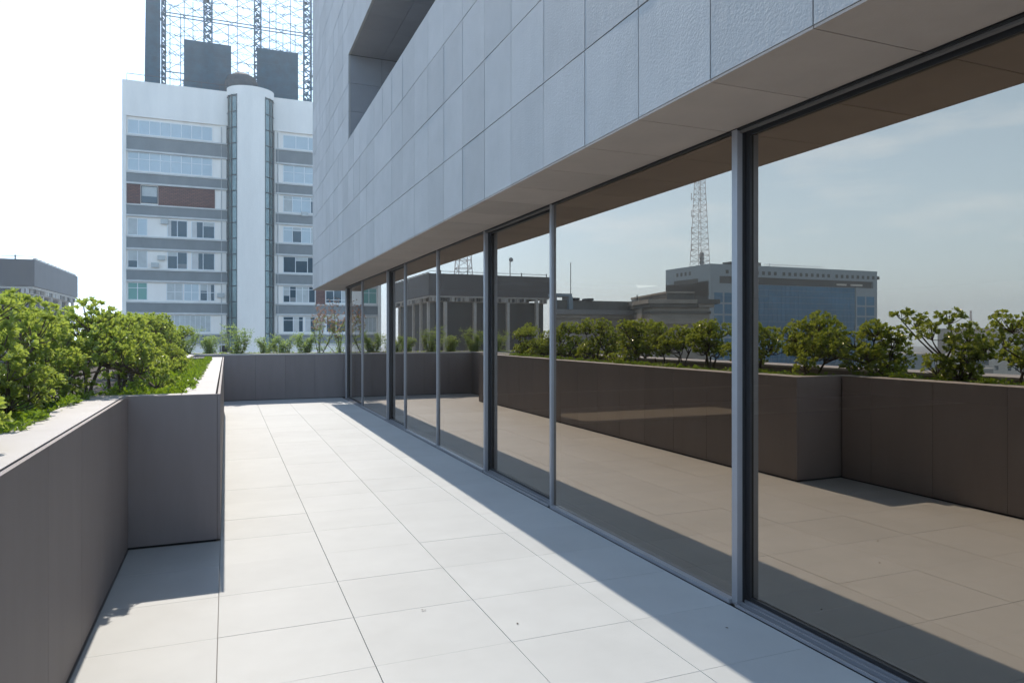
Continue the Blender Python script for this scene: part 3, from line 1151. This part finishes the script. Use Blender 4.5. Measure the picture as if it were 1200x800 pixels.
# ------------------------------------------------------------------ charcoal building with pale columns
db = thing('pavilion_building', 'charcoal flat-roofed building with a deep dark parapet on slim pale columns', 'building', (-29, 106, -22))
b = MB()
b.box(-38.6, -20.1, 94.0, 119, 7.2, 10.25, M_dkpanel)
b.build('parapet', db)
b = MB()
b.box(-38.0, -21.4, 95.4, 118, -22, 6.35, M_dkrec)
b.build('wall', db)
b = MB()
b.box(-38.4, -20.3, 94.2, 118.8, 6.95, 7.19, M_pale)
random.seed(3)
for i in range(60):
    x = R(-38.2, -20.4)
    b.box(x, x + R(.1, .5), 94.25, 94.6, 6.45, 6.94, M_pale if i % 3 else M_rust)
    y = R(94.4, 118.6)
    b.box(-20.7, -20.35, y, y + R(.1, .5), 6.45, 6.94, M_pale if i % 3 else M_rust)
b.box(-38.2, -20.5, 94.5, 118.5, 6.36, 6.46, M_conc)
b.build('soffit_edge', db)
for xv in (28.6, 32.95, 37.78, 42.37):
    q = MB()
    q.box(mx(xv) - .2, mx(xv) + .2, 94.3, 94.9, -22, 6.35, M_pale)
    q.build('column', db)
for y in (96.2, 100.3, 104.7, 110, 114.8, 118.4):
    q = MB()
    q.box(-20.85, -20.5, y - .2, y + .2, -22, 6.35, M_pale)
    q.build('column', db)
b = MB()
for i in range(12):
    y = 95 + 2 * i
    b.box(-20.5, -20.15, y, y + .9, 10.26, 10.5, M_white)
for i in range(5):
    x = -38 + 4 * i
    b.tube([(x, 94.3, 10.25), (x, 94.3, 10.75)], .08, M_darkmet, 5)
b.tube([(-38, 94.3, 10.6), (-20.2, 94.3, 10.6)], .04, M_white, 4)
b.build('roof_edge_lights', db)


def tower_mast(name, label, x, y, z0, z1, w0, w1, mat, nseg=16, r=.1, legs=4):
    t = thing(name, label, 'mast', (x, y, z0))
    q = MB()

    def cor(i, z):
        k = (z - z0) / (z1 - z0)
        w = (w0 + (w1 - w0) * k) / 2
        a = PI / 4 + 2 * PI * i / legs
        return Vector((x + w * math.cos(a) * 1.2, y + w * math.sin(a) * 1.2, z))
    for i in range(legs):
        q.tube([cor(i, z0), cor(i, z1)], r, mat, 5)
    q.build('frame_leg', t)
    q = MB()
    for s in range(nseg):
        za, zb = z0 + (z1 - z0) * s / nseg, z0 + (z1 - z0) * (s + 1) / nseg
        for i in range(legs):
            j = (i + 1) % legs
            q.tube([cor(i, zb), cor(j, zb)], r * .55, mat, 4)
            if s % 2:
                q.tube([cor(i, za), cor(j, zb)], r * .55, mat, 4)
            else:
                q.tube([cor(j, za), cor(i, zb)], r * .55, mat, 4)
    q.build('bracing', t)
    return t


tm = tower_mast('lattice_mast', 'slim lattice antenna mast on the charcoal building roof', mx(32.4), 98, 10.25, 20, 2.5, 1.2, M_mast, 8, .07)
ds = thing('satellite_dish', 'small round dish on a pole on the charcoal building roof', 'dish', (mx(38.3), 95, 10.2))
q = MB()
q.tube([(mx(38.3), 95, 10.2), (mx(38.3), 95, 12.6)], .07, M_darkmet, 5)
q.build('pole', ds)
q = MB()
q.tube([(mx(38.3), 94.85, 12.65), (mx(38.3) + .02, 94.72, 12.65), (mx(38.3) + .05, 94.5, 12.65)], [.08, .24, .33], M_slate, 14)
q.build('reflector', ds)

# ------------------------------------------------------------------ weathered concrete rooftops (seen mirrored)
cb = thing('concrete_building', 'weathered concrete building with stepped cornices and a dark penthouse', 'building', (mx(40), 62, -22))
a = math.radians(15.2)
ax, ay = (-math.cos(a), -math.sin(a)), (-math.sin(a), math.cos(a))    # plan axes after mirroring
o = (mx(37.4), 57.0)


def cbx(q, x0, x1, y0, y1, z0, z1, m):
    q.obox(o, ax, ay, x0, x1, y0, y1, z0, z1, m)


b = MB()
cbx(b, .2, 6.0, .2, 19, -22, 4.35, M_conc)
b.build('wall', cb)
b = MB()
cbx(b, -.1, 4.7, -.1, 19.2, 4.35, 4.72, M_concdk)
cbx(b, -.25, 4.6, -.25, 5.2, 4.722, 5.1, M_conc)
cbx(b, -.25, 1.6, 6.2, 19.3, 4.722, 5.05, M_conc)
cbx(b, 0.05, 6.1, 0.05, 19.1, 3.75, 4.0, M_concdk)
cbx(b, -.15, 5.9, -.15, 19.2, 2.75, 3.3, M_conc)
cbx(b, -.02, .3, 2.6, 4.2, 2.0, 4.34, M_conc)
cbx(b, -.12, .3, 9.0, 9.6, 2.0, 4.9, M_conc)
b.build('cornice', cb)
b = MB()
cbx(b, 1.82, 4.55, .5, 12, 4.73, 5.72, M_concdk)
cbx(b, 1.72, 4.62, .4, 12.2, 5.722, 5.9, M_conc)
b.build('penthouse', cb)
b = MB()
cbx(b, 4.64, 6.9, -.2, 8, 4.72, 5.12, M_concdk)
cbx(b, 4.8, 6.4, 0.0, 7, 4.36, 4.718, M_conc)
b.build('canopy', cb)
b = MB()
random.seed(8)
for i in range(9):
    x, y, h = R(0, 2), R(1, 16), R(.3, 1.0)
    px, py = o[0] + ax[0] * x + ay[0] * y, o[1] + ax[1] * x + ay[1] * y
    b.tube([(px, py, 4.7), (px, py, 4.8 + h)], .05, M_darkmet, 4)
    if i % 3 == 0:
        b.box(px - .3, px + .3, py - .3, py + .3, 4.74, 5.5, M_pale)
b.build('roof_pipes', cb)

def pris(q, x0, x1, y0, y1, z0, z1, m):
    """block whose near-side end wall slants back"""
    xb = x0 * y1 / y0 + .05
    q.hexa([(mx(x1), y0, z0), (mx(x0), y0, z0), (mx(xb), y1, z0), (mx(x1), y1, z0),
            (mx(x1), y0, z1), (mx(x0), y0, z1), (mx(xb), y1, z1), (mx(x1), y1, z1)], m)


lb = thing('parapet_building', 'long low concrete building with a dark roofline beside the charcoal building', 'building', (mx(32), 66, -22))
b = MB()
pris(b, 30.0, 39.8, 63, 75, -22, 3.4, M_conc)
b.build('wall', lb)
b = MB()
pris(b, 29.9, 39.6, 62.7, 75, 3.4, 3.75, M_conc)
pris(b, 29.8, 39.6, 62.4, 75, 3.752, 4.25, M_slate)
pris(b, 30.3, 39.5, 63.4, 74, 4.252, 5.2, M_concdk)
pris(b, 29.95, 39.5, 62.6, 63.3, 2.2, 2.55, M_concdk)
b.build('cornice', lb)
b = MB()
b.box(mx(33.0), mx(32.4), 63, 64.2, 5.2, 5.45, M_darkmet)
b.box(mx(34.6), mx(33.9), 63, 64.2, 5.2, 5.42, M_darkmet)
b.tube([(mx(33), 65, 5.2), (mx(33), 65, 9.2)], .04, M_darkmet, 4)
b.tube([(mx(30.6), 64.5, 5.2), (mx(30.6), 64.5, 6.0)], .05, M_darkmet, 4)
b.build('roof_pipes', lb)
b = MB()
for x in (30.5, 32.1):
    for y in (63.2, 64.5):
        b.box(mx(x) - .06, mx(x) + .06, y, y + .12, 4.25, 5.75, M_bluecl)
b.box(mx(32.2), mx(30.2), 63.1, 64.7, 5.55, 5.85, M_bluecl)
b.box(mx(32.25), mx(31.8), 63.0, 64.6, 4.3, 5.54, M_bluecl)
b.build('roof_frame', lb)

# ------------------------------------------------------------------ blue glass office slab (seen mirrored)
gb = thing('glass_building', 'wide office slab of blue curtain glass with a pale band of small square openings', 'building', (mx(146), 160, -22))
X0, X1, Y1, Y2, GT = 116.8, 176.6, 150.0, 170.0, 20.4


def vb(q, x0, x1, y0, y1, z0, z1, m):
    q.box(mx(x1), mx(x0), y0, y1, z0, z1, m)


b = MB()
vb(b, X0, X1, Y1 + .6, Y2, -22, 16.0, M_bluecl)
vb(b, X0, X1, Y1, Y2, 17.3, GT, M_bluecl)                     # top band
vb(b, X0 + .0, X0 + 7.5, Y1, Y2, -22, 15.4, M_bluecl)         # pale corner
vb(b, X1 - 8.5, X1, Y1, Y2, -22, 15.4, M_bluecl)
vb(b, X0 + 3, X1 - 1.5, Y1 + .5, Y2 - 3, 15.4, 17.3, M_dkrec)  # dark gallery
vb(b, X0, X0 + 3, Y1, Y2, 15.4, 17.3, M_bluecl)
vb(b, X1 - 1.6, X1, Y1, Y2, 15.4, 17.3, M_bluecl)
b.build('wall', gb)
b = MB()
random.seed(4)
k = 0
nx = int((X1 - X0 - 16) / 1.5)
z = -20.0
while z < 15.2:
    for i in range(nx):
        x = X0 + 7.55 + (X1 - X0 - 16.1) * i / nx
        b.box(mx(x + 1.42), mx(x), Y1 + .2 + R(-.006, .006), Y1 + .5, z, min(z + 1.62, 15.3), M_blueglass)
    z += 1.7
b.build('curtain_glass', gb)
for i in range(27):
    x = X0 + 5.0 + i * 2.03 + (1.0 if i > 8 else 0) + (1.0 if i > 17 else 0)
    q = MB()
    vb(q, x, x + .95, Y1 - .03, Y1 + .01, 18.0, 18.95, M_dkrec)
    q.build('opening', gb)
for i in range(4):
    y = Y2 - 5.2 - i * 1.9
    q = MB()
    q.box(mx(X0) - .02, mx(X0) + .03, y - .9, y, 18.0, 19.0, M_dkrec)
    q.build('opening', gb)
q = MB()
q.box(mx(X0) - .02, mx(X0) + .03, Y1 + 5, Y2 - 4, 15.5, 16.9, M_dkrec)
q.build('gallery_opening', gb)
for r in range(8):
    for (xa, xb) in ((X0 + 1.3, X0 + 4.0), (X0 + 4.6, X0 + 7.3), (X1 - 7.9, X1 - 4.9), (X1 - 4.3, X1 - 1.2)):
        z1 = 12.9 - r * 3.0
        q = MB()
        vb(q, xa, xb, Y1 - .03, Y1 + .01, z1 - 2.5, z1, M_blueglass)
        q.build('window', gb)
for (xa, xb) in ((X1 - 15.5, X1 - 11.8), (X1 - 10.2, X1 - 5.6)):   # bright reflectors in the gallery
    q = MB()
    vb(q, xa, xb, Y1 + .2, Y1 + .45, 15.9, 16.4, M_white)
    q.build('gallery_lamp', gb)
b = MB()
b.tube([(mx(137.5), Y1 + 1, GT), (mx(137.5), Y1 + 1, GT + .9)], .05, M_darkmet, 4)
for i in range(22):
    x = 138 + i * .95
    b.tube([(mx(x), Y1 + 3, GT), (mx(x), Y1 + 3, GT + .9)], .05, M_mast, 4)
b.tube([(mx(137.5), Y1 + 3, GT + .9), (mx(159), Y1 + 3, GT + .9)], .05, M_mast, 4)
vb(b, 131, 134.5, Y1 + 1, Y1 + 4, GT, GT + 1.0, M_concdk)
vb(b, 124, 127.5, Y1 + 1, Y1 + 4, GT, GT + .9, M_rust)
b.build('roof_plant', gb)
tm = tower_mast('lattice_mast', 'tall red and white lattice radio mast on top of the blue glass office slab', mx(119.6), 158, 20.4, 60, 4.4, .9, M_mast, 26, .09)
q = MB()
for i in range(7):
    z = 25 + i * 4.6
    q.tube([(mx(119.6) + 1.7, 158, z), (mx(119.6) + 2.9, 157.8, z)], .09, M_mast, 4)
    q.tube([(mx(119.6) + 2.9, 157.8, z - .5), (mx(119.6) + 2.9, 157.8, z + 1.4)], .09, M_mast, 4)
for dz in (1.0, 2.2, 3.2):
    q.tube([(mx(119.4), 157, 20.4 + dz), (mx(119.4), 156.6, 20.4 + dz)], [.75, .6], M_slate, 10)
q.tube([(mx(119.4), 157.1, 20.4), (mx(119.4), 157.1, 24.4)], .1, M_slate, 5)
q.build('antenna', tm)

# ------------------------------------------------------------------ low pale buildings further round (seen mirrored)
def low(label, x0, x1, y0, y1, z1, mat, wins, cat='building', name='low_building', roof=None):
    t = thing(name, label, cat, (mx((x0 + x1) / 2), (y0 + y1) / 2, -22))
    q = MB()
    vb(q, x0, x1, y0, y1, -22, z1, mat)
    q.build('wall', t)
    q = MB()
    vb(q, x0 - .3, x1 + .3, y0 - .3, y1 + .3, z1, z1 + .35, roof or M_sill)
    q.build('roof', t)
    for (a_, c_, za, zb) in wins:
        q = MB()
        vb(q, a_, c_, y0 - .04, y0 + .02, za, zb, M_winglass)
        q.build('window', t)
    return t


low('pale blue shed wall beyond the open shrub, seen mirrored', 147, 158, 118, 128, -3.0, M_bluecl, [])
low('white factory with one long dark window and a wide doorway', 160, 186.5, 120, 132, -3.6, M_white, [(172.8, 180.3, -5.9, -4.6), (175.5, 179, -7.6, -6.1), (182.5, 184, -7.2, -6.1)])
low('long flat grey canopy roof in front of the white factory', 160, 173, 114, 119, -6.6, M_slate, [])
low('tall white apartment block beyond the factory roof', 188.5, 206, 124, 140, 3.3, M_white, [(191 + 3 * i, 192.3 + 3 * i, 1.2 - 2.6 * j - 1.2, 1.2 - 2.6 * j) for i in range(4) for j in range(4)])
low('lower white wing beside the tall apartment block', 185.2, 188.3, 122, 136, .6, M_white, [(186.2, 187.4, -1.4, -.4)])
low('grey office block far behind the white factory', 150, 168, 190, 205, -1.0, M_slate, [(152 + 3 * i, 154 + 3 * i, -4.5, -2.6) for i in range(5)])
tower_mast('lattice_mast', 'thin distant lattice mast rising behind the tall sprig shrub', mx(176.5), 122, -3.3, 8.0, .8, .3, M_mast, 12, .05)
low('dark slim office block at the end of the blue glass slab', 178, 181, 152, 160, 2.5, M_dkpanel, [])

# dry leaf scraps on the tiles
random.seed(77)
for (x, y) in ((1.1, 4.1), (1.55, 3.7), (2.62, 3.2)):
    q = MB()
    q.leaf(Vector((x, y, .003)), Vector((R(-1, 1), R(-1, 1), .08)), Vector((0, 0, 1)), R(.010, .018), R(.003, .005), M_bark)
    q.leaf(Vector((x, y, .003)), Vector((R(-1, 1), R(-1, 1), .25)), Vector((0, 0, 1)), R(.012, .02), R(.004, .007), M_bark)
    tag(q.build('leaf_scrap', loc=(x, y, 0)), 'tiny dry leaf scrap lying on the pale floor tiles', 'leaf', 'leaf scraps on the floor tiles')

# ------------------------------------------------------------------ haze
b = MB()
b.box(-1420, 1420, -1420, 1420, -23, 64, None)
hz = b.build('haze')
struct(hz, 'stuff')
m = bpy.data.materials.new('haze')
m.use_nodes = True
t = m.node_tree
t.nodes.clear()
mo = t.nodes.new('ShaderNodeOutputMaterial')
pv = t.nodes.new('ShaderNodeVolumePrincipled')
pv.inputs['Color'].default_value = (0.84, 0.93, 1.0, 1)
pv.inputs['Density'].default_value = 0.0008
pv.inputs['Anisotropy'].default_value = 0.65
t.links.new(pv.outputs['Volume'], mo.inputs['Volume'])
hz.data.materials.clear()
hz.data.materials.append(m)
